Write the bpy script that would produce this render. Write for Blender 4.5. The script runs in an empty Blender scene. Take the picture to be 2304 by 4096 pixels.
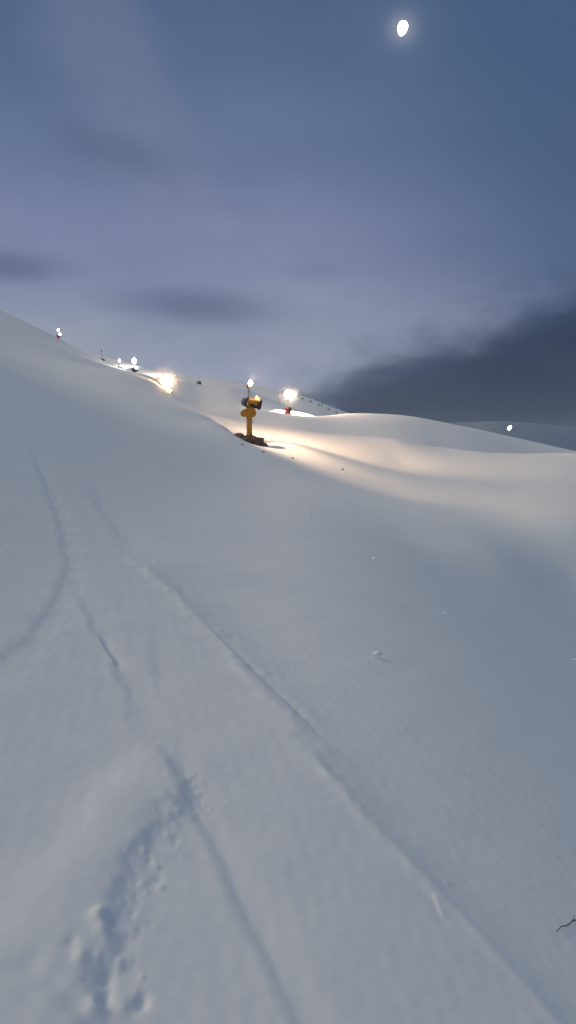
import bpy, bmesh, math, random
import numpy as np
from mathutils import Vector, Matrix
random.seed(7)
R = math.radians
sc = bpy.context.scene
C = sc.collection

# ------------------------------------------------------------------ camera
CAM_H = 1.85
PITCH = R(3.7)
FPX = 804.0
cam_d = bpy.data.cameras.new('camera')
cam = bpy.data.objects.new('camera', cam_d); C.objects.link(cam)
cam.location = (0, 0, 0)
cam.rotation_euler = (R(90) - PITCH, 0, 0)
cam_d.sensor_fit = 'VERTICAL'; cam_d.sensor_height = 24; cam_d.sensor_width = 24
cam_d.lens = 24 * FPX / 1024
cam_d.clip_start = 0.05; cam_d.clip_end = 20000
sc.camera = cam

# ------------------------------------------------------------------ look
sc.view_settings.view_transform = 'Standard'
sc.view_settings.look = 'None'
sc.view_settings.exposure = 0.0
sc.view_settings.gamma = 1.0
sc.cycles.volume_step_rate = 1.0
sc.cycles.volume_bounces = 0
sc.cycles.max_bounces = 6
sc.cycles.diffuse_bounces = 3
sc.cycles.use_denoising = True
sc.cycles.sample_clamp_indirect = 4.0

SUN_EL, SUN_AZ = R(28), R(-82)      # azimuth measured from +Y towards +X : behind-left of the camera
SUN_DIR = Vector((math.sin(SUN_AZ) * math.cos(SUN_EL), math.cos(SUN_AZ) * math.cos(SUN_EL), math.sin(SUN_EL)))

# ------------------------------------------------------------------ node helper
class NT:
    def __init__(self, tree):
        self.t = tree; self.n = tree.nodes; self.l = tree.links
    def node(self, typ, **kw):
        n = self.n.new(typ)
        for k, v in kw.items(): setattr(n, k, v)
        return n
    def put(self, sock, v):
        if hasattr(v, 'is_linked') or isinstance(v, bpy.types.NodeSocket): self.l.new(v, sock)
        elif isinstance(v, (tuple, list)) and len(v) == 3 and sock.type == 'RGBA': sock.default_value = (*v, 1)
        else: sock.default_value = v
    def m(self, op, a, b=None, c=None, clamp=False):
        n = self.node('ShaderNodeMath', operation=op, use_clamp=clamp)
        self.put(n.inputs[0], a)
        if b is not None: self.put(n.inputs[1], b)
        if c is not None: self.put(n.inputs[2], c)
        return n.outputs[0]
    def mix(self, f, a, b, blend='MIX'):
        n = self.node('ShaderNodeMix', data_type='RGBA', blend_type=blend)
        self.put(n.inputs[0], f); self.put(n.inputs[6], a); self.put(n.inputs[7], b)
        return n.outputs[2]
    def smooth(self, v, a, b, o0=0.0, o1=1.0):
        n = self.node('ShaderNodeMapRange', interpolation_type='SMOOTHSTEP')
        self.put(n.inputs[0], v)
        for i, x in enumerate((a, b, o0, o1)): n.inputs[1 + i].default_value = x
        return n.outputs[0]
    def noise(self, vec, scale, detail=4, rough=0.5, dist=0.0):
        n = self.node('ShaderNodeTexNoise')
        if vec is not None: self.l.new(vec, n.inputs['Vector'])
        n.inputs['Scale'].default_value = scale; n.inputs['Detail'].default_value = detail
        n.inputs['Roughness'].default_value = rough; n.inputs['Distortion'].default_value = dist
        return n.outputs['Fac']

def lin(r, g, b):
    f = lambda c: (c / 255 / 12.92) if c / 255 <= 0.04045 else ((c / 255 + 0.055) / 1.055) ** 2.4
    return (f(r), f(g), f(b))

# ------------------------------------------------------------------ sky (dusk: Nishita plus a veil of cloud)
MOON_D = None
def build_world():
    w = bpy.data.worlds.new('World'); sc.world = w; w.use_nodes = True
    T = NT(w.node_tree); T.n.clear()
    tc = T.node('ShaderNodeTexCoord')
    sep = T.node('ShaderNodeSeparateXYZ'); T.l.new(tc.outputs['Generated'], sep.inputs[0])
    x, y, z = sep.outputs
    az = T.m('MULTIPLY', T.m('ARCTAN2', x, y), 57.29578)          # degrees to the right of +Y
    el = T.m('MULTIPLY', T.m('ARCSINE', z), 57.29578)
    sky = T.node('ShaderNodeTexSky', sky_type='NISHITA')
    sky.sun_disc = False; sky.sun_elevation = SUN_EL; sky.sun_rotation = SUN_AZ
    sky.altitude = 1800; sky.air_density = 1.0; sky.dust_density = 1.0; sky.ozone_density = 2.0
    sc_sky = T.node('ShaderNodeMix', data_type='RGBA', blend_type='MULTIPLY')
    sc_sky.inputs[0].default_value = 1; T.l.new(sky.outputs[0], sc_sky.inputs[6]); sc_sky.inputs[7].default_value = (.05, .05, .05, 1)
    # veil of high cloud, its colour running from the horizon to the zenith
    ramp = T.node('ShaderNodeValToRGB'); ramp.color_ramp.interpolation = 'EASE'
    cr = ramp.color_ramp
    stops = [(0.0, lin(146, 150, 164)), (0.10, lin(138, 144, 162)), (0.26, lin(130, 137, 161)), (0.50, lin(119, 128, 160)),
             (0.74, lin(96, 112, 144)), (0.92, lin(80, 100, 133)), (1.0, lin(76, 96, 130))]
    G = lambda c, k: tuple(v * k for v in c)
    stops = [(p_, G(c_, 1.68 - 0.56 * min(1, p_ * 3))) for p_, c_ in stops]
    cr.elements[0].position, cr.elements[0].color = stops[0][0], (*stops[0][1], 1)
    cr.elements[1].position, cr.elements[1].color = stops[-1][0], (*stops[-1][1], 1)
    for p, c in stops[1:-1]:
        e = cr.elements.new(p); e.color = (*c, 1)
    nA = T.noise(tc.outputs['Generated'], 2.2, 5, 0.55, 0.3)
    elw = T.m('ADD', el, T.m('MULTIPLY', T.m('SUBTRACT', nA, 0.5), 9.0))
    T.l.new(T.m('DIVIDE', elw, 29.0, clamp=True), ramp.inputs[0])
    col = ramp.outputs[0]
    # clear steel blue towards the upper right
    blue = T.m('MULTIPLY', T.smooth(T.m('ADD', az, T.m('MULTIPLY', el, 0.35)), 3, 28), T.smooth(el, 3, 14))
    col = T.mix(T.m('MULTIPLY', blue, 0.85), col, lin(62, 90, 126))
    # pale streak upper left, bright window at the horizon left
    nB = T.noise(tc.outputs['Generated'], 3.5, 5, 0.6, 0.6)
    st = T.m('MULTIPLY', T.smooth(T.m('ABSOLUTE', T.m('ADD', az, T.m('MULTIPLY', el, 0.12))), 30, 0), 0.0)
    def blob(cx, cy, sx, sy, warp, nsock, slope=0.0):
        a = T.m('DIVIDE', T.m('SUBTRACT', az, cx), sx)
        e0 = T.m('SUBTRACT', T.m('SUBTRACT', el, cy), T.m('MULTIPLY', T.m('SUBTRACT', az, cx), slope))
        b = T.m('DIVIDE', e0, sy)
        r = T.m('SQRT', T.m('ADD', T.m('MULTIPLY', a, a), T.m('MULTIPLY', b, b)))
        r = T.m('ADD', r, T.m('MULTIPLY', T.m('SUBTRACT', nsock, 0.5), warp))
        return T.smooth(r, 1.0, 0.15)
    mp = T.node('ShaderNodeMapping'); T.l.new(tc.outputs['Generated'], mp.inputs[0]); mp.inputs['Scale'].default_value = (1, 1, 2.3)
    nC = T.noise(mp.outputs[0], 6.0, 8, 0.62, 0.5)
    nD = T.noise(mp.outputs[0], 13.0, 8, 0.6, 0.2)
    nM = T.m('ADD', T.m('MULTIPLY', nC, 0.65), T.m('MULTIPLY', nD, 0.35))
    col = T.mix(T.m('MULTIPLY', blob(-12.5, 27, 10, 10, 1.4, nB, -1.2), 0.35), col, lin(126, 136, 158))
    col = T.mix(T.m('MULTIPLY', blob(-15.5, 7.6, 12, 3.2, 0.6, nB), 0.55), col, lin(162, 168, 180))
    # behind the viewer: sky dimmed to a neutral grey
    back = T.m('MULTIPLY', T.smooth(y, 0.1, -0.9), T.smooth(el, 60, 8))
    col = T.mix(T.m('MULTIPLY', back, 0.9), col, (0.17, 0.18, 0.20))
    # brighter thin overcast overhead, above the view
    over = T.smooth(el, 34, 62)
    col = T.mix(over, col, (0.28, 0.345, 0.44))
    # small dark smears
    for (cx, cy, sx, sy, k, sl) in ((-19, 12.6, 6.5, 1.5, 0.62, 0.0), (-6.5, 10.6, 9.0, 1.9, 0.6, -0.05), (-12, 20.2, 6.5, 1.9, 0.42, -0.2), (2, 13.0, 4, 1.0, .15, 0)):
        col = T.mix(T.m('MULTIPLY', blob(cx, cy, sx, sy, 1.3, nM, sl), k), col, lin(84, 96, 128))
    # the dark cloud bank on the right: lower edge near the ridge, upper edge climbing to the right
    topw = T.m('ADD', T.m('MULTIPLY', T.m('SUBTRACT', az, -1.0), 0.34), 6.0)
    topd = T.m('ADD', T.m('SUBTRACT', topw, el), T.m('MULTIPLY', T.m('SUBTRACT', nM, 0.5), 9.0))
    botd = T.m('ADD', T.m('SUBTRACT', el, 1.2), T.m('MULTIPLY', T.m('SUBTRACT', nD, 0.5), 1.2))
    lef = T.smooth(T.m('ADD', az, T.m('MULTIPLY', T.m('SUBTRACT', nM, 0.5), 8)), -8.5, 4.0)
    front = T.smooth(y, 0.0, 0.3)
    bank = T.m('MULTIPLY', T.m('MULTIPLY', T.smooth(topd, -1.2, 4.0), T.smooth(botd, -0.5, 0.6)), T.m('MULTIPLY', lef, front))
    bcol = T.mix(T.smooth(T.m('SUBTRACT', topw, el), 1.0, 5.5), lin(48, 68, 100), (0.003, 0.017, 0.058))
    col = T.mix(T.m('MULTIPLY', bank, 0.95), col, bcol)
    # strip of paler air under the bank
    strip = T.m('MULTIPLY', T.m('MULTIPLY', T.smooth(el, 2.6, 1.6), T.smooth(az, 4, 12)), front)
    col = T.mix(T.m('MULTIPLY', strip, 0.8), col, lin(92, 108, 134))
    # general softly mottled veil
    col = T.mix(T.smooth(nM, 0.42, 0.66, 0.0, 0.13), col, lin(84, 96, 128))
    # glow painted into the sky round the moon
    md = MOON_D
    dp = T.node('ShaderNodeVectorMath', operation='DOT_PRODUCT'); T.l.new(tc.outputs['Generated'], dp.inputs[0]); dp.inputs[1].default_value = md
    ang = T.m('MULTIPLY', T.m('ARCCOSINE', T.m('MINIMUM', dp.outputs['Value'], 1.0)), 57.29578)
    g1 = T.m('POWER', 2.718, T.m('MULTIPLY', T.m('POWER', T.m('DIVIDE', ang, 0.75), 2.0), -1.0))
    g2 = T.m('POWER', 2.718, T.m('MULTIPLY', T.m('DIVIDE', ang, 1.6), -1.0))
    halo = T.m('ADD', T.m('MULTIPLY', g1, 0.15), T.m('MULTIPLY', g2, 0.05))
    hcol = T.node('ShaderNodeMix', data_type='RGBA', blend_type='MULTIPLY'); hcol.inputs[0].default_value = 1
    T.l.new(halo, hcol.inputs[6]); hcol.inputs[7].default_value = (1.0, 0.92, 0.82, 1)
    tot = T.mix(0.96, sc_sky.outputs[2], col)
    tot = T.mix(1.0, tot, hcol.outputs[2], 'ADD')
    bg = T.node('ShaderNodeBackground'); T.l.new(tot, bg.inputs[0]); bg.inputs[1].default_value = 1.0
    out = T.node('ShaderNodeOutputWorld'); T.l.new(bg.outputs[0], out.inputs[0])

cp, sp = math.cos(PITCH), math.sin(PITCH)
def ray(px, py):
    a = (px - 288) / FPX; b = (512 - py) / FPX
    return Vector((a, cp + b * sp, -sp + b * cp))
def at(px, py, d):
    v = ray(px, py); return v * (d / v.y)
def se(px, py):
    v = ray(px, py); return v.x / v.y, v.z / v.y
MOON_D = tuple(ray(402.5, 28.3).normalized())
build_world()

sun_d = bpy.data.lights.new('sun', 'SUN'); sun_d.energy = 2.05; sun_d.angle = R(55); sun_d.color = (1.0, 0.82, 0.50)
sun = bpy.data.objects.new('sun', sun_d); C.objects.link(sun)
sun.rotation_euler = (-SUN_DIR).to_track_quat('-Z', 'Y').to_euler()

# ------------------------------------------------------------------ materials
def mat(name, color, rough=0.6, metal=0.0, bump=0.0, scale=30, var=0.12, emit=None, coat=0.0):
    m = bpy.data.materials.new(name); m.use_nodes = True
    T = NT(m.node_tree); b = T.n['Principled BSDF']
    tc = T.node('ShaderNodeTexCoord')
    n = T.noise(tc.outputs['Object'], scale, 5, 0.6)
    c = T.mix(T.m('MULTIPLY', n, 1.0), tuple(x * (1 - var) for x in color), tuple(min(1, x * (1 + var)) for x in color))
    T.l.new(c, b.inputs['Base Color'])
    b.inputs['Roughness'].default_value = rough; b.inputs['Metallic'].default_value = metal
    b.inputs['Coat Weight'].default_value = coat
    if bump:
        bp = T.node('ShaderNodeBump'); bp.inputs['Strength'].default_value = bump; bp.inputs['Distance'].default_value = 0.02
        T.l.new(n, bp.inputs['Height']); T.l.new(bp.outputs[0], b.inputs['Normal'])
    if emit:
        b.inputs['Emission Color'].default_value = (*emit[0], 1); b.inputs['Emission Strength'].default_value = emit[1]
    return m

def snow_mat(name, near=True):
    m = bpy.data.materials.new(name); m.use_nodes = True
    T = NT(m.node_tree); b = T.n['Principled BSDF']
    tc = T.node('ShaderNodeTexCoord')
    o = tc.outputs['Object']
    n1 = T.noise(o, 0.35, 5, 0.6); n2 = T.noise(o, 9.0, 5, 0.6)
    c = T.mix(n1, (0.80, 0.83, 0.87), (0.86, 0.87, 0.885))
    T.l.new(c, b.inputs['Base Color'])
    b.inputs['Roughness'].default_value = 0.75
    b.inputs['Specular IOR Level'].default_value = 0.25
    mp = T.node('ShaderNodeMapping'); T.l.new(o, mp.inputs[0]); mp.inputs['Rotation'].default_value = (0, 0, R(-28)); mp.inputs['Scale'].default_value = (1.0, 0.22, 1.0)
    big = T.noise(mp.outputs[0], 0.8, 4, 0.55)
    mid = T.noise(mp.outputs[0], 5.0, 4, 0.6)
    fine = T.noise(o, 55.0, 4, 0.7)
    h = T.m('ADD', T.m('MULTIPLY', big, 0.012), T.m('ADD', T.m('MULTIPLY', mid, 0.0018), T.m('MULTIPLY', fine, 0.0038 if near else 0.0)))
    bp = T.node('ShaderNodeBump'); bp.inputs['Strength'].default_value = 0.35; bp.inputs['Distance'].default_value = 1.0
    T.l.new(h, bp.inputs['Height']); T.l.new(bp.outputs[0], b.inputs['Normal'])
    return m
SNOW = snow_mat('snow_near'); SNOWF = snow_mat('snow_far', False)
DIMHILL = mat('dimmed_hill', (0.20, 0.265, 0.38), 0.9, 0, 0.2, .02, 0.25)  # haze and dim light on the far hill put into its base colour

# ------------------------------------------------------------------ object helpers
def tag(o, label=None, cat=None, group=None, kind=None):
    if label: o['label'] = label
    if cat: o['category'] = cat
    if group: o['group'] = group
    if kind: o['kind'] = kind
    return o
def empty(name, loc, rz=0):
    o = bpy.data.objects.new(name, None); C.objects.link(o)
    o.location = loc; o.rotation_euler = (0, 0, rz); o.empty_display_size = 0.2
    return o
def link(name, bm, m, parent=None, smooth=True):
    me = bpy.data.meshes.new(name); bmesh.ops.recalc_face_normals(bm, faces=bm.faces); bm.to_mesh(me); bm.free()
    me.materials.append(m)
    if smooth:
        me.polygons.foreach_set('use_smooth', [True] * len(me.polygons))
        me.set_sharp_from_angle(angle=R(35))
    o = bpy.data.objects.new(name, me); C.objects.link(o); o.parent = parent
    return o
def grid_obj(name, X, Y, Z, m, closed=False):
    r, c = X.shape
    co = np.stack([X, Y, Z], -1).reshape(-1, 3).astype(np.float32)
    idx = np.arange(r * c).reshape(r, c)
    if closed: idx = np.concatenate([idx, idx[:, :1]], 1)
    q = np.stack([idx[:-1, :-1], idx[:-1, 1:], idx[1:, 1:], idx[1:, :-1]], -1).reshape(-1, 4)
    me = bpy.data.meshes.new(name)
    me.vertices.add(len(co)); me.vertices.foreach_set('co', co.ravel())
    me.loops.add(q.size); me.loops.foreach_set('vertex_index', q.ravel().astype(np.int32))
    me.polygons.add(len(q)); me.polygons.foreach_set('loop_start', np.arange(0, q.size, 4, dtype=np.int32))
    me.polygons.foreach_set('use_smooth', np.ones(len(q), bool))
    me.update(calc_edges=True); me.materials.append(m)
    o = bpy.data.objects.new(name, me); C.objects.link(o)
    return o

# ------------------------------------------------------------------ the snow slope as a height function of world x, y
SX, SY = -0.40, 0.0257
def plane_z(x, y): return -CAM_H + SX * x + SY * y
crest = [(-60, 292, 420), (0, 310, 380), (58, 338.5, 330), (98, 357.5, 275), (104, 361.5, 262), (119, 368, 250), (135, 372.5, 222), (160, 382, 190),
         (172, 395.5, 160), (200, 408, 112), (215, 417, 94), (226, 428, 84), (237, 437, 77), (246, 442, 74)]
def sines(x, y, freq, count, seed):
    r = np.random.RandomState(seed); out = 0
    for _ in range(count):
        a = r.uniform(0, 6.283); f = freq * r.uniform(0.6, 1.7); p = r.uniform(0, 6.283)
        out = out + np.sin((x * math.cos(a) + y * math.sin(a)) * f + p) / (f / freq)
    return out / math.sqrt(count)

ctrl = []      # (s, ln y, g)
def addc(px, py, d):
    s, e = se(px, py)
    g = e - plane_z(s * d, d) / d
    ctrl.append((s, math.log(d), g))
for px, py, d in crest:
    addc(px, py, d)
for px, py, d in crest[:9]:
    addc(px, py + 3.0, d * 0.84)
for px, py, d in crest[:10]:
    addc(px, py + 7, d * 1.17); addc(px, py + 26, d * 1.5)
for px, py, d in crest[10:]:
    addc(px, py + 5, d * 1.06)
# in front of the crest
for px, py, d in ((0, 350, 150), (60, 377, 110), (120, 400, 85), (200, 424, 80), (225, 448, 60)): addc(px, py, d)
# the roll over to the right of the machine, the gully and the lit shelf
for px, py, d in ((262, 448, 70), (275, 444, 78), (288, 438, 92), (262, 434, 92), (249, 432, 90), (300, 463, 66), (300, 447, 80), (288, 433.5, 98), (254, 424, 108), (230, 421, 105),
                  (309, 442, 92), (340, 475, 66), (350, 458, 88), (400, 477, 82), (400, 492, 66), (400, 540, 27),
                  (400, 461, 100), (360, 441, 108), (397, 440.5, 116), (457, 449.5, 128), (509, 452.5, 138), (576, 452.5, 148), (660, 458, 158),
                  (457, 480, 90), (510, 488, 88), (510, 516, 56), (576, 490, 90), (576, 535, 48), (576, 586, 34), (660, 500, 95), (660, 560, 50), (500, 560, 28), (440, 506, 55)): addc(px, py, d)
for px, py, d in ((397, 447, 140), (457, 457, 160), (509, 461, 175), (576, 462, 190), (660, 470, 225),
                  (254, 428, 140), (288, 436, 140), (330, 444, 150), (254, 450, 250), (330, 460, 250), (420, 475, 250), (520, 485, 280), (620, 490, 280)): addc(px, py, d)
for s in (-1.6, -1.0, -0.6, -0.36, -0.18, 0, 0.18, 0.36, 0.6, 1.0, 1.6):
    for d in (0.7, 1.5, 3, 6, 12): ctrl.append((s, math.log(d), 0.0))
for s in (-.36, -.18, 0, .18, .36, .6): ctrl.append((s, math.log(19), 0.0))
for s in (-1.6, -1.0, -.6): 
    for d in (30, 80): ctrl.append((s, math.log(d), 0.0))
    ctrl.append((s, math.log(250), -0.05)); ctrl.append((s, math.log(500), -0.25))
for s in (0.6, 1.0, 1.6):
    for d, g in ((30, 0.05), (80, 0.2 * s + 0.04), (180, 0.3 * s), (350, 0.3 * s - .03)): ctrl.append((s, math.log(d), g))
P = np.array(ctrl); PX = P[:, :2] * np.array([5.0, 1.6])
def _k(r2): return 0.5 * r2 * np.log(r2 + 1e-12)
n = len(P)
K = _k(((PX[:, None] - PX[None]) ** 2).sum(-1)) + 1e-3 * np.eye(n)
A = np.zeros((n + 3, n + 3)); A[:n, :n] = K; A[:n, n] = 1; A[:n, n + 1:] = PX; A[n:, :n] = A[:n, n:].T
W = np.linalg.solve(A, np.concatenate([P[:, 2], np.zeros(3)]))
def gfun(s, t):
    s = np.clip(s, -1.6, 1.6); t = np.clip(t, math.log(0.7), math.log(500))
    q = np.stack([s, t], -1).reshape(-1, 2) * np.array([5.0, 1.6])
    out = np.empty(len(q))
    for i in range(0, len(q), 60000):
        z = q[i:i + 60000]
        out[i:i + 60000] = _k(((z[:, None] - PX[None]) ** 2).sum(-1)) @ W[:n] + W[n] + z @ W[n + 1:]
    return out.reshape(np.shape(s))
def base_z(x, y):
    x = np.asarray(x, float); y = np.asarray(y, float)
    yy = np.maximum(y, 0.7)
    w = np.clip((y - 13) / 13, 0, 1); w = w * w * (3 - 2 * w)
    g = np.zeros(np.shape(y)); msk = w > 0
    if np.any(msk):
        g[msk] = gfun((x / yy)[msk], np.log(yy)[msk])
    fade = 1 / (1 + np.exp((np.hypot(x, y) - 26) / 6))
    u = (x - 0.9 - 0.06 * y) / 0.6
    roll = -0.20 * 0.6 * np.logaddexp(0, u) * fade          # the slope drops off harder to the right of the tracks
    fade2 = 1 / (1 + np.exp((np.hypot(x, y) - 42) / 7))
    roll = roll + (0.26 * x + 0.37 * 0.9 * np.logaddexp(0, (-x - 2.3) / 0.9)) * fade2 * np.where(x > 0, np.exp(-np.maximum(x, 0) / (3 + 0.08 * np.maximum(y, 0))), 1)
    z = plane_z(x, y) + g * yy * w + roll
    msk = (y > 60) & (np.hypot(x, y) < 900)
    if np.any(msk):
        zz = z[msk]
        for h in HILLS:
            hz_ = hill_z(h, x[msk], y[msk]); k_ = 0.35
            mx = np.maximum(zz, hz_); zz = mx + k_ * np.log(np.exp((zz - mx) / k_) + np.exp((hz_ - mx) / k_))
        z[msk] = zz
    return z
def make_hill(pts, front_drop, front_len, back_len, rnd=.3, seed=1, back_drop=None):
    """crest points (px, py, distance) of a rounded hill; its foot lies front_len nearer, its back falls away"""
    q = [at(*p) for p in pts]
    ss = np.array([v.x / v.y for v in q]); t = np.linspace(ss[0], ss[-1], 400)
    yc = np.interp(t, ss, [v.y for v in q]); el_ = np.interp(t, ss, [v.z / v.y for v in q])
    for _ in range(60): el_[1:-1] = (el_[:-2] + 2 * el_[1:-1] + el_[2:]) / 4; yc[1:-1] = (yc[:-2] + 2 * yc[1:-1] + yc[2:]) / 4
    return dict(t=t, yc=yc, zc=el_ * yc, fd=front_drop, fl=front_len, bl=back_len, bd=back_drop or front_drop * 1.6, r=rnd, seed=seed)
def hill_z(h, x, y):
    yy = np.maximum(y, 1.0); s = x / yy
    yc = np.interp(s, h['t'], h['yc']); zc = np.interp(s, h['t'], h['zc'])
    out = np.maximum(h['t'][0] - s, 0) + np.maximum(s - h['t'][-1], 0)
    zc = zc - out * yc * 0.9
    u = np.where(y < yc, (yc - y) / h['fl'], (y - yc) / h['bl'])
    r = h['r']; prof = (np.sqrt(u * u + r * r) - r) / (math.sqrt(1 + r * r) - r)
    z = zc - prof * np.where(y < yc, h['fd'], h['bd'])
    return z + np.clip(u * 3, 0, 1) * 0.012 * h['fd'] * sines(x, y, 7.0 / h['fl'], 9, h['seed'])
HILLS = [make_hill([(40, 347, 380), (60, 346.5, 365), (80, 350.5, 345), (98, 355.5, 310), (119, 361, 288), (139, 367.3, 266), (160, 373, 248), (177, 379, 242), (199, 386.0, 238), (231, 387.5, 236), (250, 392, 236), (275, 401, 234), (310, 414, 232), (350, 430, 230)], 13, 60, 60, .3, 2),
         make_hill([(215, 408, 212), (236, 411, 206), (250, 411.5, 200), (266, 411.8, 196), (272, 410.6, 195), (276, 409.4, 193), (290, 410.8, 190), (300, 412, 187), (313, 415.8, 184), (330, 422, 182)], 7, 30, 30, .5, 3),
         make_hill([(150, 424, 150), (180, 414, 150), (215, 411, 158), (250, 411.5, 168), (262, 411.8, 170), (275, 412.8, 170), (287, 414.6, 170), (300, 416.4, 172), (313, 417.4, 175), (330, 416.4, 185), (350, 414.2, 196), (372, 414.6, 200), (397, 415.8, 204), (420, 418.5, 207), (441, 422.8, 210), (470, 428, 216), (500, 434.5, 224), (530, 441, 232), (576, 451, 240), (700, 475, 250)], 13, 95, 70, .35, 4)]
def on_ground(px, py, dmax=70):
    s, e = se(px, py)
    ds = np.exp(np.linspace(math.log(0.8), math.log(dmax), 500))
    z = base_z(s * ds, ds)
    f = e * ds - z
    i = np.where(f < 0)[0]
    k = i[0] if len(i) else len(ds) - 1
    d = ds[k]
    return Vector((s * d, d, float(z[k])))

D = 576 / 1449.0
def trace(pts): return np.array([on_ground(p[0] * D, p[1] * D)[:2] for p in pts])
def resample(pl, n=60):
    d = np.r_[0, np.cumsum(np.hypot(*np.diff(pl, axis=0).T))]
    t = np.linspace(0, d[-1], n)
    # smooth by cubic-ish: linear resample then blur
    q = np.stack([np.interp(t, d, pl[:, i]) for i in (0, 1)], -1)
    for _ in range(3): q[1:-1] = (q[:-2] + 2 * q[1:-1] + q[2:]) / 4
    return q
def signed(x, y, pl):
    """distance to the polyline, positive on its right-hand side walking along it, and the place along it 0..1"""
    best = np.full(x.shape, 1e9); sg = np.zeros(x.shape); tt = np.zeros(x.shape)
    m = len(pl) - 1
    for i in range(m):
        a, b = pl[i], pl[i + 1]; ab = b - a; L2 = ab @ ab + 1e-12
        ux, uy = x - a[0], y - a[1]
        t = np.clip((ux * ab[0] + uy * ab[1]) / L2, 0, 1)
        dx, dy = ux - t * ab[0], uy - t * ab[1]
        r = dx * dx + dy * dy
        k = r < best
        best = np.where(k, r, best)
        cr = ab[0] * uy - ab[1] * ux
        sg = np.where(k, np.where(cr < 0, 1.0, -1.0), sg)
        tt = np.where(k, (i + t) / m, tt)
    return np.sqrt(best) * sg, tt
rs = np.random.RandomState(3)
def ends(t, a=0.06, b=0.06):
    s = np.clip(t / max(a, 1e-3), 0, 1) * np.clip((1 - t) / max(b, 1e-3), 0, 1)
    return s * s * (3 - 2 * s)
tracks = []
def track(pts, w, depth, rim=0.35, a=0.08, b=0.001, rough=0.0, n=40): tracks.append((resample(trace(pts), n), w, depth, rim, a, b, rough))
track([(60, 1090), (100, 1175), (125, 1240), (150, 1300), (168, 1370), (180, 1430), (165, 1500), (125, 1562), (95, 1605), (50, 1650), (0, 1692), (-60, 1730)], 0.060, 0.024, 0.15, 0.3, 0.01, 0.35)
track([(415, 1870), (432, 1905), (470, 1990), (520, 2080), (575, 2180), (610, 2270), (650, 2350), (700, 2440), (740, 2520), (775, 2590), (820, 2700)], 0.036, 0.018, 0.35, 0.15, 0.01, 0.15)
track([(205, 1180), (250, 1260), (300, 1330), (350, 1410), (385, 1480)], 0.12, 0.03, 0.2, 0.4, 0.4, 0.3)
track([(180, 1440), (210, 1500), (240, 1570), (265, 1610), (312, 1695), (350, 1790), (395, 1880), (430, 1950)], 0.05, 0.016, 0.6, 0.3, 0.3, 0.5)
track([(250, 1590), (275, 1640), (310, 1692)], 0.02, 0.02, 0.6, 0.4, 0.2, 0.5)
track([(480, 1530), (560, 1605), (640, 1690), (720, 1765), (800, 1840), (880, 1905), (950, 1955)], 0.022, 0.016, 0.3, 0.3, 0.3, 0.5)
track([(395, 1560), (400, 1640), (405, 1730), (415, 1800)], 0.05, 0.010, 0.4, 0.4, 0.4, 0.3)
track([(1090, 2250), (1105, 2285), (1120, 2320)], 0.010, -0.010, 0.1, 0.2, 0.2, 0.2, 10)
edge = resample(trace([(340, 1390), (385, 1450), (440, 1500), (520, 1585), (600, 1668), (660, 1740), (720, 1810), (780, 1900), (840, 1965), (900, 2040), (1000, 2145), (1100, 2250), (1200, 2350), (1300, 2460), (1390, 2570), (1500, 2720)]), 80)
wedge = resample(trace([(395, 1875), (425, 1930), (478, 2005), (440, 2050), (395, 2095), (350, 2150), (310, 2210), (290, 2270), (285, 2330), (262, 2400), (235, 2470), (215, 2576), (200, 2700)]), 60)
wleft = resample(trace([(385, 1880), (330, 1930), (260, 2010), (200, 2080), (130, 2180), (60, 2270), (-20, 2350), (-160, 2480)]), 50)
pit = np.array(on_ground(110 * D, 2500 * D)[:2])
clods = []
def clod(pxd, pyd, r, h, stretch=1.0):
    p = on_ground(pxd * D, pyd * D); clods.append((p.x, p.y, r, h, stretch))
for px, py, r, h in ((255, 2325, .030, .050), (262, 2365, .028, .04), (205, 2440, .025, .035), (285, 2335, .026, -.04), (268, 2480, .022, -.045), (265, 2530, .02, -.04), (240, 2560, .03, .04),
                     (355, 2530, .022, -.045), (345, 2520, .016, .012), (375, 2175, .022, -.018), (400, 2215, .02, -.018), (405, 2235, .016, .018), (362, 2150, .014, .02), (395, 2190, .014, .022), (180, 2390, .02, -.02)):
    clod(px, py, r, h)
for _ in range(170):
    t = random.random(); k = int(8 + t * 46); p = wedge[min(k, 59)]
    o = random.gauss(0.03, 0.05)
    clods.append((p[0] + o + 0.02, p[1] + random.gauss(0, .05), random.uniform(.007, .024), random.choice((-1, 1)) * random.uniform(.003, .010), 1))
for _ in range(60):
    k = random.randint(14, 36); p = tracks[0][0][min(k, 39)]
    clods.append((p[0] + random.gauss(0.05, .12), p[1] + random.gauss(0, .12), random.uniform(.015, .04), random.choice((-1, 1, -1)) * random.uniform(.004, .014), 1))
for _ in range(36):
    k = random.randint(4, 70); p = edge[k]; q = p[1] / 5
    clods.append((p[0] + random.gauss(0.04, .05) * (1 + q), p[1] + random.gauss(0, .1), random.uniform(.010, .022) * (1 + q), random.choice((-1, 1)) * random.uniform(.002, .008) * (1 + q), 1))
clods = np.array(clods)

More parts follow.
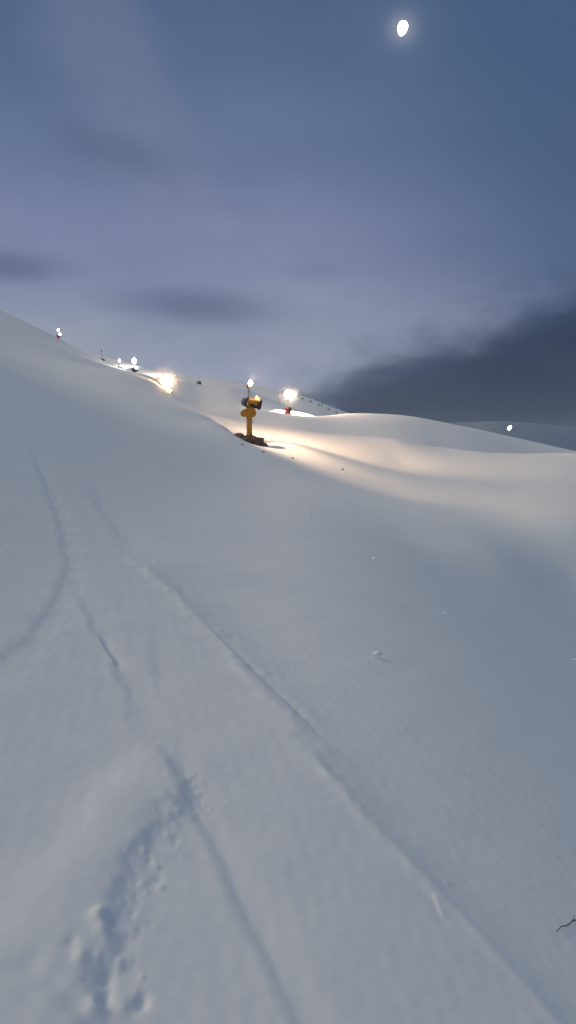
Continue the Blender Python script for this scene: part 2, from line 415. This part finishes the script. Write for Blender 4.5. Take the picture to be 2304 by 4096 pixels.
def detail_z(x, y):
    dz = np.zeros(x.shape)
    r = np.hypot(x, y)
    near = (r < 34) & (y > 0.3)
    X, Y = x[near], y[near]; z = np.zeros(X.shape)
    wob = sines(X, Y, 9, 7, 11); wob2 = sines(X, Y, 40, 8, 12)
    for pl, w, dp, rim, a, b, rough in tracks:
        lo, hi = pl.min(0) - 8 * w, pl.max(0) + 8 * w
        k = (X > lo[0]) & (X < hi[0]) & (Y > lo[1]) & (Y < hi[1])
        if not k.any(): continue
        d, t = signed(X[k], Y[k], pl)
        d = d + w * rough * (0.6 * wob[k] + 0.4 * wob2[k])
        ws = np.where(d > 0, w, w * 2.4)
        e = ends(t, a, b)
        dp = dp * .52; rim = rim * .5
        z[k] += e * (-dp * np.exp(-(d / ws) ** 2 * 0.9) + dp * rim * np.exp(-((d - 1.9 * w) / (0.8 * w)) ** 2))
    # edge of the pushed snow: higher on the left, a small step down to the right
    d, t = signed(X, Y, edge)      # walked towards the viewer: positive = screen left
    d = -d                         # positive = screen right
    sc_ = np.clip(Y / 5, .35, 3)
    d = d + sc_ * 0.012 * (wob + wob2 * .5)
    e = ends(t, 0.15, 0.01); brk = 0.65 + 0.35 * np.clip(wob * .8 + .3 * wob2, -1, 1)
    step = 1 / (1 + np.exp(-d / (0.03 * sc_)))
    z += e * sc_ * (0.012 * brk * np.exp(-(d / (.07 * sc_)) ** 2) - 0.050 * (1 - np.exp(-(np.clip(d, 0, None) / (0.26 * sc_)) ** 1.6)) * np.exp(-np.clip(d, 0, None) / (1.4 * sc_)))
    # wedge of smeared snow with a rough right side
    d, t = signed(X, Y, wedge); d = -d + 0.014 * (wob + wob2)
    dl, tl = signed(X, Y, wleft); dl = -dl + 0.02 * wob
    ins = 1 / (1 + np.exp(d / 0.026)); inl = 1 / (1 + np.exp(-dl / 0.05))
    far = 1 / (1 + np.exp(-(wedge[0][1] - Y) / 0.12))
    z += 0.036 * ins * inl * far
    q = (X - pit[0]) ** 2 + (Y - pit[1]) ** 2
    z += -0.014 * np.exp(-q / 0.13 ** 2) * (1 + .25 * wob2)
    for cx, cy, cr_, ch, st in clods:
        k = (np.abs(X - cx) < 3 * cr_) & (np.abs(Y - cy) < 3 * cr_ * 1.6)
        if k.any():
            q = ((X[k] - cx) ** 2 + ((Y[k] - cy) / 1.5) ** 2) / cr_ ** 2
            z[k] += ch * .40 * np.exp(-q)
    z += 0.0022 * sines(X, Y, 14, 9, 5) + 0.0007 * sines(X, Y, 60, 12, 6)
    dz[near] = z
    rr = np.clip(r / 40, 0.05, 1)
    dz += rr * 0.025 * sines(x, y, 0.55, 9, 8) + np.clip(r / 60, 0, 1) * 0.07 * sines(x, y, 0.16, 7, 9) + np.clip(r / 8, .2, 1) * 0.005 * sines(x, y, 2.4, 9, 10)
    return dz
def ground_z(x, y):
    x = np.atleast_1d(np.asarray(x, float)); y = np.atleast_1d(np.asarray(y, float))
    return base_z(x, y) + detail_z(x, y)

front = np.arange(R(-30), R(30), 0.0016)
side = np.concatenate([np.linspace(R(30), R(80), 70)[:-1], np.linspace(R(80), R(280), 60)[:-1], np.linspace(R(280), R(330), 70)[:-1]])
ang = np.concatenate([front, side])
rad = np.concatenate([np.linspace(0.02, 1.4, 10)[:-1], np.exp(np.arange(math.log(1.4), math.log(34), 0.0042)), np.exp(np.arange(math.log(34), math.log(520), 0.008))])
AA, RR = np.meshgrid(ang, rad)
GX, GY = RR * np.sin(AA), RR * np.cos(AA)
GZ = np.maximum(base_z(GX, GY) + detail_z(GX, GY), -110)
# behind the viewer the hill simply continues as a slope, the far rim runs down into the valley
slope = grid_obj('snow_slope', GX, GY, GZ, SNOW, closed=True)
tag(slope, kind='structure')

# ------------------------------------------------------------------ hills farther off, each a sheet of its own
def hill_obj(name, h, s0, s1, y0, y1, m, ns=500, ny=220):
    S, Yg = np.meshgrid(np.linspace(s0, s1, ns), np.exp(np.linspace(math.log(y0), math.log(y1), ny)))
    Xg = S * Yg
    return tag(grid_obj(name, Xg, Yg, hill_z(h, Xg, Yg), m), kind='structure')
hill_obj('far_slope', make_hill([(60, 364, 540), (100, 368, 520), (150, 372, 515), (190, 375.5, 510), (215, 378.5, 500), (240, 383, 490), (272, 389.5, 480), (300, 395, 470), (318, 401, 465), (350, 413.5, 460), (380, 424, 460), (420, 438, 460)], 60, 130, 160, .3, 5), -.45, .32, 330, 720, SNOWF)
hill_obj('far_hill', make_hill([(330, 432, 880), (400, 425, 860), (441, 423.0, 840), (470, 422, 820), (497, 421.2, 800), (530, 423, 800), (576, 428, 800), (640, 440, 800), (800, 456, 800)], 60, 200, 400, .3, 6), -.1, .8, 560, 1300, DIMHILL)
vr = np.array([300, 700, 1500, 3000.0]); va = np.linspace(0, 2 * math.pi, 97)[:-1]
VA, VR = np.meshgrid(va, vr)
tag(grid_obj('valley_ground', VR * np.sin(VA), VR * np.cos(VA), -100 - 0 * VR, SNOWF, closed=True), kind='structure')

# ------------------------------------------------------------------ shape helpers
def rot_to(v): return Vector(v).normalized().to_track_quat('Z', 'Y').to_matrix().to_4x4()
def add_box(bm, c, s, bev=0.0, rot=None):
    r = bmesh.ops.create_cube(bm, size=1)
    vs = r['verts']
    M = Matrix.Translation(c) @ (rot or Matrix()) @ Matrix.Diagonal((*s, 1))
    bmesh.ops.transform(bm, matrix=M, verts=vs)
    if bev:
        es = list({e for v in vs for e in v.link_edges})
        bmesh.ops.bevel(bm, geom=es, offset=bev, segments=2, affect='EDGES')
def add_tube(bm, pts, r, seg=10, r2=None):
    pts = [Vector(p) for p in pts]
    rings = []
    for i, p in enumerate(pts):
        d = (pts[min(i + 1, len(pts) - 1)] - pts[max(i - 1, 0)]).normalized()
        M = rot_to(d); rr = r if r2 is None else r + (r2 - r) * i / (len(pts) - 1)
        rings.append([bm.verts.new(p + (M @ Vector((math.cos(a) * rr, math.sin(a) * rr, 0)))) for a in [2 * math.pi * k / seg for k in range(seg)]])
    for a, b in zip(rings, rings[1:]):
        for k in range(seg): bm.faces.new((a[k], a[(k + 1) % seg], b[(k + 1) % seg], b[k]))
    bm.faces.new(rings[0]); bm.faces.new(rings[-1][::-1])
def add_lathe(bm, prof, o, axis, seg=28, close=False):
    M = Matrix.Translation(o) @ rot_to(axis)
    rings = []
    for r, z in prof:
        rings.append([bm.verts.new(M @ Vector((math.cos(2 * math.pi * k / seg) * r, math.sin(2 * math.pi * k / seg) * r, z))) for k in range(seg)])
    rr = rings + ([rings[0]] if close else [])
    for a, b in zip(rr, rr[1:]):
        for k in range(seg): bm.faces.new((a[k], a[(k + 1) % seg], b[(k + 1) % seg], b[k]))
    if not close:
        bm.faces.new(rings[0]); bm.faces.new(rings[-1][::-1])
def add_prism(bm, poly, y0, y1, bev=0.03):
    """outline in x,z pushed from y0 to y1"""
    a = [bm.verts.new((x, y0, z)) for x, z in poly]; b = [bm.verts.new((x, y1, z)) for x, z in poly]
    n_ = len(poly); fs = [bm.faces.new(a), bm.faces.new(b[::-1])]
    for k in range(n_): fs.append(bm.faces.new((a[k], a[(k + 1) % n_], b[(k + 1) % n_], b[k])))
    if bev: bmesh.ops.bevel(bm, geom=list({e for f in fs for e in f.edges}), offset=bev, segments=2, affect='EDGES')

M_YEL = mat('orange_yellow_paint', (0.62, 0.27, 0.015), 0.42, 0, 0.05, 6, 0.16, coat=.2)
M_RED = mat('red_paint', (0.50, 0.055, 0.03), 0.45, 0, 0.05, 6, 0.16)
M_DARK = mat('dark_rubber', (0.035, 0.032, 0.035), 0.6, 0, 0.1, 20)
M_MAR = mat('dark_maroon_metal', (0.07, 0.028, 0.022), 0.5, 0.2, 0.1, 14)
M_STEEL = mat('galvanised_steel', (0.22, 0.22, 0.24), 0.45, 0.6, 0.05, 25)
M_MESH = mat('grey_fan_guard', (0.20, 0.215, 0.25), 0.6, 0.3, 0.3, 60)
M_EARTH = mat('brown_earth', (0.20, 0.125, 0.085), 0.95, 0, 1.0, 9, 0.5)
M_WOODB = mat('weathered_timber', (0.22, 0.14, 0.10), 0.85, 0, 0.5, 12, 0.35)
M_CLOD = mat('snow_lump', (0.93, 0.94, 0.95), 0.7, 0, 0.2, 20, 0.03)
M_TWIG = mat('dry_twig', (0.16, 0.17, 0.15), 0.9, 0, 0.3, 40, 0.3)
M_WARM = mat('warm_lamp_glass', (1, .9, .8), 0.3, emit=((1.0, 0.70, 0.42), 40.0))
M_FLARE = mat('glaring_lamp_glass', (1, .9, .8), 0.3, emit=((1.0, 0.62, 0.30), 100.0))
M_COOL = mat('cool_lamp_glass', (.9, .95, 1), 0.3, emit=((0.90, 0.92, 1.0), 20.0))
M_YLAMP = mat('yellow_lamp_glass', (1, .8, .3), 0.3, emit=((1.0, 0.72, 0.16), 2.2))
M_OFF = mat('unlit_lamp_glass', (.12, .12, .13), 0.3)
M_MOON = mat('moon_rock', (.8, .78, .75), 0.9, emit=((1.0, 0.97, 0.92), 6.0))

# ------------------------------------------------------------------ snow cannon (tower fan gun with a lamp mast)
# local frame: z up, origin on the snow under the column, the barrel blows towards +x (turned by yaw)
def snow_cannon(loc, yaw, label, body=M_YEL, glass=M_WARM, lamp_r=(0.20, 0.28), mast_h=5.0, bury=0.0, head_lamp=M_YLAMP, lean=0.0, head_lamp_r=.19, up=0.0):
    root = empty('snow_cannon', Vector(loc) - Vector((0, 0, bury)), yaw)
    tag(root, label, 'snow cannon', 'snow cannons standing along the floodlit piste')
    # base frame: a cross of four timbers and a plate
    for k, (a, ln) in enumerate(((R(185), 1.05), (R(-12), 1.22), (R(232), 0.95), (R(308), 0.95))):
        b = bmesh.new()
        d = Vector((math.cos(a), math.sin(a), 0)); c = d * (ln / 2 + .15); c.z = -.04
        add_box(b, c, (ln, .34, .46), .02, Matrix.Rotation(a, 4, 'Z') @ Matrix.Rotation(R(7 if k in (1, 3) else -3), 4, 'Y'))
        link('foot_beam', b, M_WOODB, root)
    b = bmesh.new(); add_box(b, (0, 0, -.10), (1.25, 1.05, .78), .03); add_box(b, (0, 0, .31), (.80, .74, .10), .015); link('base_plate', b, M_WOODB, root)
    # column
    b = bmesh.new(); add_lathe(b, [(.30, .34), (.262, .50), (.258, 1.55 + up), (.29, 1.78 + up)], (0, 0, 0), (0, 0, 1), 28)
    add_box(b, (0, -.235, 1.15), (.16, .03, .5), .01); col = link('column', b, body, root)
    # control housing: chamfered box, low nose to the left, taller body to the right
    poly = [(-.76, 1.86), (-.80, 2.06), (-.72, 2.26), (-.50, 2.42), (-.24, 2.47), (-.13, 2.62), (.20, 2.66), (.46, 2.52), (.60, 2.36), (.64, 1.96), (.52, 1.76), (-.62, 1.76)]
    b = bmesh.new(); add_prism(b, poly, -.42, .42, .035); hs = link('control_housing', b, body, root)
    b = bmesh.new(); add_box(b, (.18, -.432, 2.24), (.46, .03, .36), .01); link('hatch', b, body, hs)
    b = bmesh.new(); add_box(b, (-.42, -.432, 2.12), (.3, .03, .2), .01); link('hatch', b, body, hs)
    # yoke
    for sg in (-1, 1):
        b = bmesh.new(); add_tube(b, [(-.05, .30 * sg, 2.56), (-.25, .54 * sg, 2.72), (-.36, .56 * sg, 2.95), (-.30, .56 * sg, 3.18)], .045, 10)
        link('yoke_arm', b, M_DARK, root)
    # barrel: hollow tapering drum
    ax = Vector((0.97, -.16, -.16)).normalized(); o = Vector((-.06, 0, 3.07))
    b = bmesh.new(); add_lathe(b, [(.40, 0), (.43, .25), (.44, .95), (.43, 1.05), (.38, 1.05), (.38, .12), (.38, 0)], o, ax, 32, True)
    br = link('barrel', b, body, root)
    b = bmesh.new(); add_lathe(b, [(.49, .93), (.53, .98), (.53, 1.12), (.49, 1.16), (.42, 1.16), (.42, .93)], o, ax, 32, True)
    link('nozzle_ring', b, M_DARK, br)
    b = bmesh.new(); c0 = o + ax * .55
    add_lathe(b, [(.01, -.3), (.16, -.25), (.17, .1), (.01, .3)], c0, ax, 18)
    for k in range(8):
        a = k * math.pi / 4; Rm = rot_to(ax) @ Matrix.Rotation(a, 4, 'Z')
        add_box(b, c0 + (Rm @ Vector((.27, 0, 0))), (.24, .11, .015), 0, Rm @ Matrix.Rotation(R(35), 4, 'X'))
    link('fan', b, M_STEEL, br)
    # dark maroon underside of the barrel
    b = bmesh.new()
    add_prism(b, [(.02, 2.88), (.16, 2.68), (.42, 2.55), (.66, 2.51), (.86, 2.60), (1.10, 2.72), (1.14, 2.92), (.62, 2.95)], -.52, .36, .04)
    link('barrel_underside', b, M_MAR, root)
    # rear: black hoop then a grey mesh inlet guard
    b = bmesh.new(); add_lathe(b, [(.40, -.05), (.46, -.05), (.47, -.14), (.41, -.16)], o, ax, 28, True)
    pts = [o + ax * -.12 + (rot_to(ax) @ Vector((math.cos(t) * .47, math.sin(t) * .47, 0))) for t in np.linspace(0, 6.283, 25)]
    add_tube(b, pts, .05, 8); link('rear_hoop', b, M_DARK, br)
    b = bmesh.new()
    add_lathe(b, [(.34, 0), (.42, -.08), (.36, -.34), (.18, -.46), (.03, -.48)], o + ax * -.22, ax, 24)
    link('inlet_guard', b, M_MESH, br)
    for k in range(6):
        a = k * math.pi / 3; Rm = rot_to(ax); b = bmesh.new()
        add_tube(b, [o + ax * .0 + Rm @ Vector((math.cos(a) * .42, math.sin(a) * .42, 0)), o + ax * -.26 + Rm @ Vector((math.cos(a) * .36, math.sin(a) * .36, 0))], .015, 6)
        link('guard_strut', b, M_STEEL, br)
    # mast with stay and lamp
    b = bmesh.new()
    add_tube(b, [(-.10, 0, 3.40), (-.09, 0, mast_h - .30)], .032, 8); add_tube(b, [(.05, 0, 3.40), (-.02, 0, mast_h - .45)], .026, 8)
    add_box(b, (-.03, 0, 3.50), (.30, .26, .20), .04)
    link('mast', b, M_STEEL, root)
    b = bmesh.new()
    add_tube(b, [(.0, 0, mast_h - .35), (.12, 0, mast_h - .75), (.30, -.05, mast_h - 1.15), (.55, -.1, 3.55)], .014, 6)
    link('mast_cable', b, M_DARK, root)
    b = bmesh.new(); add_box(b, (-.13, 0, mast_h - .17), (.20, .22, .40), .03); link('lamp_bracket', b, body, root)
    # floodlight
    lc = Vector((.13, 0, mast_h + .12))
    b = bmesh.new(); bmesh.ops.create_uvsphere(b, u_segments=24, v_segments=14, radius=1)
    bmesh.ops.transform(b, matrix=Matrix.Translation(lc) @ Matrix.Rotation(R(8), 4, 'Y') @ Matrix.Diagonal((lamp_r[0], lamp_r[0], lamp_r[1], 1)), verts=b.verts)
    fl = link('floodlight', b, glass, root)
    b = bmesh.new(); add_tube(b, [(-.08, 0, mast_h), (.02, 0, mast_h + .05)], .03, 6); link('lamp_arm', b, M_STEEL, fl)
    # work lamp on the barrel mouth
    hc = Vector((.74, -.34, 3.42))
    b = bmesh.new(); bmesh.ops.create_uvsphere(b, u_segments=20, v_segments=12, radius=head_lamp_r)
    bmesh.ops.transform(b, matrix=Matrix.Translation(hc), verts=b.verts); link('work_lamp', b, head_lamp, root)
    b = bmesh.new(); add_tube(b, [(.66, -.2, 3.30), (.72, -.3, 3.36)], .05, 8); link('work_lamp_bracket', b, M_DARK, root)
    # hanging hose
    b = bmesh.new(); add_tube(b, [(.36, -.2, 1.90), (.45, -.25, 1.66), (.47, -.27, 1.42), (.40, -.25, 1.27), (.30, -.22, 1.24)], .016, 6)
    add_tube(b, [(.30, -.1, 1.90), (.29, -.12, 1.5), (.27, -.12, 1.1)], .012, 6)
    link('hose', b, M_DARK, root)
    if up:
        for ch in root.children:
            if ch.name.split('.')[0] in ('control_housing', 'yoke_arm', 'barrel', 'barrel_underside', 'work_lamp', 'work_lamp_bracket', 'hose'): ch.location.z = up
    return root, lc, hc

def spot(name, parent, loc, off, direction, energy, angle, blend=0.4, color=(1, .80, .58), radius=.12):
    l = bpy.data.lights.new(name, 'SPOT'); l.energy = energy; l.spot_size = R(angle); l.spot_blend = blend; l.color = color; l.shadow_soft_size = radius
    o = bpy.data.objects.new(name, l); C.objects.link(o); o.parent = parent
    inv = Matrix.Rotation(-parent.rotation_euler.z, 3, 'Z')
    o.location = Vector(loc) + inv @ Vector(off); o.rotation_euler = (inv @ Vector(direction)).to_track_quat('-Z', 'Y').to_euler()
    return o
def ground_at(px, d):
    s, _ = se(px, 440); return Vector((s * d, d, float(ground_z(s * d, d)[0])))
def ptb(px, py, d): return at(px, py, d)

# main machine
def foot(px, d, sink=0.0):
    p = ground_at(px, d); p.z -= sink; return p
root, lc, hc = snow_cannon(foot(249.3, 74.5, -.36), 0, 'large orange-yellow snow cannon on a tall column with a lit lamp mast, nearest of all', mast_h=5.03, up=.30)
spot('floodlight_beam', root, lc, (.05, .0, .42), (.36, .93, .32), 120000, 104, 1.0, (1, .64, .36), .1)
spot('floodlight_beam', root, lc, (.05, .0, .42), (.80, .10, -.60), 7000, 134, .6, (1, .66, .38), .06)
# the row up the piste
def peak(px, py, d, h, *a, **k):
    """a machine whose lamp stands at px, py at distance d; h = how far the lamp is above its foot"""
    v = at(px, py, d); return Vector((v.x, v.y, v.z - h))
def small(px, pyl, d, yaw, label, mast_h=5.0, **kw):
    v = at(px, pyl, d); gz = float(ground_z(v.x, v.y)[0]); bury = 0
    base = v.z - mast_h - .12
    return snow_cannon((v.x - .13, v.y, base), yaw, label, mast_h=mast_h, **kw), base - gz
r1, g1 = small(58.3, 330, 330, .2, 'small dark red snow cannon with a white lamp, alone high on the left skyline', body=M_RED, glass=M_COOL, lamp_r=(.42, .5), head_lamp=M_COOL, head_lamp_r=.5)
r2, g2 = small(102, 350.5, 262, 1.4, 'unlit narrow dark snow cannon at the upper end of the lit snow strip', body=M_MAR, glass=M_OFF, lamp_r=(.2, .25), head_lamp=M_OFF, mast_h=6.0)
r3, g3 = small(119.4, 360.5, 248, .5, 'half-buried low snow cannon under a small white lamp, between two others on the left ridge', body=M_YEL, glass=M_COOL, lamp_r=(.35, .45), mast_h=5.2)
r4, g4 = small(134, 361, 222, .3, 'dark snow cannon under a bright white lamp, right end of the lit snow strip', body=M_MAR, glass=M_COOL, lamp_r=(.55, .8), mast_h=5.2, head_lamp=M_COOL, head_lamp_r=.4)
r5, g5 = small(167, 381.0, 160, .1, 'yellow snow cannon hidden below the largest, glaring floodlight', body=M_YEL, glass=M_FLARE, lamp_r=(1.1, 1.25), mast_h=5.2, head_lamp=M_WARM, head_lamp_r=.3)
r6, g6 = small(288.3, 394, 178, -1.0, 'red snow cannon on the white lit mound right of the nearest machine', body=M_RED, glass=M_FLARE, lamp_r=(.7, .8), mast_h=6.2, head_lamp=M_OFF)
r7, g7 = small(199, 380.5, 236, 1.5, 'tiny orange snow cannon without a lit lamp, on the dim ridge between two glaring lamps', body=M_YEL, glass=M_OFF, mast_h=3.6, lamp_r=(.08, .1), head_lamp=M_OFF)
print('GAPS', [round(float(g), 2) for g in (g1, g2, g3, g4, g5, g6, g7)])
# beams
spot('floodlight_beam', r1[0], r1[1], (0, 0, .9), (.5, -.1, -.7), 1500, 110, .4, (.85, .92, 1))
spot('floodlight_beam', r3[0], r3[1], (0, 0, 1.0), (-.2, .9, -.45), 7000, 160, .5, (1, .86, .70))
spot('floodlight_beam', r4[0], r4[1], (0, 0, 1.6), (-.1, .9, -.40), 5000, 160, .5, (1, .86, .72))
spot('floodlight_beam', r6[0], r6[1], (0, 1.2, .5), (.3, .6, -.75), 14000, 150, .5, (1, .84, .66))
spot('floodlight_beam', r6[0], r6[1], (.5, -1.5, .3), (.8, -.5, -.35), 15000, 140, .8, (1, .72, .48))
rt = [r1, r2, r3, r4, r5, r6, r7]

# added mist round the lamps, scattering light as their glare halos
def halo_mist(p, r, dens, seed):
    m = bpy.data.materials.new('lamp_halo'); m.use_nodes = True
    T = NT(m.node_tree); T.n.clear()
    v_ = T.node('ShaderNodeVolumePrincipled'); v_.inputs['Color'].default_value = (1, 1, 1, 1); v_.inputs['Anisotropy'].default_value = 0.3
    tc = T.node('ShaderNodeTexCoord'); ln = T.node('ShaderNodeVectorMath', operation='LENGTH'); T.l.new(tc.outputs['Object'], ln.inputs[0])
    f = T.m('SUBTRACT', 1.0, T.m('DIVIDE', ln.outputs['Value'], r), clamp=True)
    T.l.new(T.m('MULTIPLY', T.m('POWER', f, 1.5), dens), v_.inputs['Density'])
    T.l.new(v_.outputs[0], T.node('ShaderNodeOutputMaterial').inputs['Volume'])
    b = bmesh.new(); bmesh.ops.create_icosphere(b, subdivisions=3, radius=r); o = link('lamp_halo', b, m); o.location = p
    return tag(o, kind='stuff')
def lampw(rr): return rr[0].location + Matrix.Rotation(rr[0].rotation_euler.z, 3, 'Z') @ rr[1]
halo_mist(lampw(r4), 2.4, .006, 4); halo_mist(lampw(r5), 4.6, .05, 5); halo_mist(lampw(r6), 3.6, .045, 6)

# far floodlight on a mast, right
v = at(509.7, 427.8, 640)
fm = empty('floodlight_mast', v - Vector((0, 0, 16)))
tag(fm, 'single bluish-white floodlight on a thin mast far away on the right, under the dark cloud', 'floodlight')
b = bmesh.new(); add_tube(b, [(0, 0, -8), (0, 0, 15.2)], .22, 8, .12); link('mast', b, M_STEEL, fm)
b = bmesh.new(); bmesh.ops.create_icosphere(b, subdivisions=2, radius=1)
bmesh.ops.transform(b, matrix=Matrix.Translation((0, 0, 16)) @ Matrix.Rotation(R(35), 4, 'Y') @ Matrix.Diagonal((1.25, 1.2, 2.1, 1)), verts=b.verts); link('lamp_head', b, M_COOL, fm)
b = bmesh.new(); add_box(b, (-.6, .5, 16.9), (2.2, .6, .5), .05, Matrix.Rotation(R(-30), 4, 'Y')); link('lamp_hood', b, M_DARK, fm)

# chairlift on the far slope
cl = empty('chairlift', at(315, 410, 440))
tag(cl, 'faint chairlift with dark chairs running down the far slope, right of the red snow cannon', 'chairlift')
ca = [at(299, 394.2, 448), at(306, 396.0, 446), at(314, 399.4, 444), at(322, 403, 442), at(331, 406.6, 440), at(340, 410, 438), at(349, 413, 436)]
o0 = cl.location
b = bmesh.new(); add_tube(b, [q - o0 for q in ca], .07, 6); link('cable', b, M_DARK, cl)
for i in (0, 3, 6):
    q = ca[i] - o0; b = bmesh.new(); add_tube(b, [q + Vector((0, .6, -9)), q + Vector((0, .6, .5))], .20, 8, .14); add_box(b, q + Vector((0, .2, .5)), (.3, 1.6, .25), .03); link('lift_tower', b, M_STEEL, cl)
for a, t in ((0, .5), (1, .55), (2, .6), (3, .75), (4, .6)):
    q = ca[a].lerp(ca[a + 1], t)
    b = bmesh.new(); add_tube(b, [(0, 0, 0), (.1, 0, -1.0), (0, 0, -1.9)], .05, 6)
    add_box(b, (0, 0, -2.2), (1.1, .4, .10), .03); add_box(b, (0, .2, -1.9), (1.1, .10, .55), .03)
    link('chair', b, M_STEEL, cl).location = q - o0

# tiny dark hut on the ridge skyline at the right of the knoll
q = at(397, 415.8, 203); 
hut = empty('ski_hut', q - Vector((0, 0, .6)))
tag(hut, 'tiny dark hut roof just showing above the snow skyline, right of centre', 'hut')
b = bmesh.new(); add_box(b, (0, 0, .3), (1.1, .8, .6), .02); link('wall', b, M_WOODB, hut)
b = bmesh.new(); add_prism(b, [(-.7, .58), (0, .86), (.7, .58), (0, .95)], -.5, .5, 0); link('roof', b, M_DARK, hut)

# earth and clods thrown up around the machine
def lump(name, p, s, m, label, cat, group, seed, flat=.6):
    rnd = random.Random(seed); b = bmesh.new(); bmesh.ops.create_icosphere(b, subdivisions=3, radius=1)
    ph = [(rnd.uniform(-3, 3), rnd.uniform(-3, 3), rnd.uniform(-3, 3), rnd.uniform(0, 6)) for _ in range(6)]
    for w_ in b.verts:
        f = 1 + sum(math.sin(w_.co.x * a + w_.co.y * c + w_.co.z * d + e) for a, c, d, e in ph) * .10
        w_.co = Vector((w_.co.x * s[0] * f, w_.co.y * s[1] * f, w_.co.z * s[2] * f * (flat + .4)))
    o = link(name, b, m); o.location = p
    return tag(o, label, cat, group)
bx_, by_ = root.location.x, root.location.y
for i, (dx, dy, s, lab) in enumerate(((-1.05, -.35, (.50, .40, .42), 'brown earth heap at the left foot of the nearest machine'),
                                  (-.25, -.85, (.46, .34, .46), 'brown earth heap in front of the column of the nearest machine'),
                                  (.55, -.75, (.50, .38, .50), 'dark brown earth heap at the right front of the nearest machine base'),
                                  (1.25, -.30, (.42, .32, .34), 'low brown earth heap at the right end of the base of the nearest machine'))):
    X, Y = bx_ + dx, by_ + dy
    lump('earth_heap', (X, Y, float(ground_z(X, Y)[0]) + .02), s, M_EARTH, lab, 'earth heap', 'earth heaps round the base of the nearest snow cannon', 20 + i)
for i, (px, py, sz, lab) in enumerate(((241.5, 445, .10, 'small dark clod on blue snow just below the nearest machine'),
                                       (263, 453, .11, 'dark clod on the snow right below the base of the nearest machine'),
                                       (292.5, 459, .08, 'faint dark clod in the lit snow, right of the two near the machine'),
                                       (342, 470, .13, 'dark clod with a trailing shadow, rightmost in the lit snow'))):
    q = on_ground(px, py, 140)
    lump('dark_clod', q + Vector((0, 0, sz * .2)), (sz * 1.3, sz, sz * .7), M_EARTH, lab, 'clod', 'dark clods lying in the lit snow', 40 + i)
for i, (px, py, sz, lab) in enumerate(((306, 509.5, 1.6, 'white snow lump, highest of the three close together right of centre'),
                                       (309, 507, 1.2, 'tiny white snow lump beside the highest one right of centre'),
                                       (308, 515.5, 2.0, 'white snow lump, lowest of the three close together right of centre'),
                                       (367, 552.5, 1.6, 'small slanting white snow lump above a longer one, in the middle right'),
                                       (373.5, 560, 2.2, 'longer flat white snow lump just below a small slanting one, middle right'),
                                       (444.5, 614, 1.6, 'single small white snow lump far right of the curved one'),
                                       (377, 656, 3.3, 'largest white snow lump, curved, alone on the smooth snow'),
                                       (573.5, 661, 1.8, 'small white snow lump at the right border of the view'))):
    q = on_ground(px, py, 60); w = sz * q.y / FPX * 1.7
    lump('snow_lump', q + Vector((0, 0, w * .15)), (w, w * .55, w * .42), M_CLOD, lab, 'snow lump', 'small white snow lumps on the smooth slope', 60 + i)

tp = [on_ground(px * D, py * D) for px, py in ((1400, 2346), (1412, 2338), (1427, 2333), (1440, 2326), (1462, 2318), (1490, 2304))]
b = bmesh.new(); add_tube(b, [(q.x - tp[0].x, q.y - tp[0].y, q.z - tp[0].z + .003) for i, q in enumerate(tp)], .0022, 6, .0045)
add_tube(b, [tuple(tp[3] - tp[0] + Vector((0, 0, .006))), tuple(tp[3] - tp[0] + Vector((.02, .03, .012)))], .0018, 6)
tw = link('twig', b, M_TWIG); tw.location = tp[0]
tag(tw, 'thin dark twig lying on the snow at the lower right border', 'twig')

# ------------------------------------------------------------------ moon
mv = Vector(MOON_D) * 9000
b = bmesh.new(); bmesh.ops.create_uvsphere(b, u_segments=48, v_segments=32, radius=1)
k = 9000 / FPX
for v_ in b.verts: v_.co.x *= 1 + .22 * v_.co.z
bmesh.ops.transform(b, matrix=Matrix.Rotation(R(13), 4, 'Y') @ Matrix.Diagonal((4.2 * k, 4.2 * k, 6.2 * k, 1)), verts=b.verts)
mo = link('moon', b, M_MOON); mo.location = mv
tag(mo, 'bright white gibbous moon high in the dusk sky', 'moon')

# ------------------------------------------------------------------ haze
HAZE = 0.00013
hb = bmesh.new(); add_box(hb, (0, 0, 12), (6100, 6100, 250))
hz = bpy.data.materials.new('haze_air'); hz.use_nodes = True
T = NT(hz.node_tree); T.n.clear()
pv = T.node('ShaderNodeVolumePrincipled'); pv.inputs['Color'].default_value = (.74, .87, 1.0, 1); pv.inputs['Density'].default_value = HAZE; pv.inputs['Anisotropy'].default_value = 0.1
ou = T.node('ShaderNodeOutputMaterial'); T.l.new(pv.outputs[0], ou.inputs['Volume'])
ho = link('haze', hb, hz, smooth=False); tag(ho, kind='stuff')
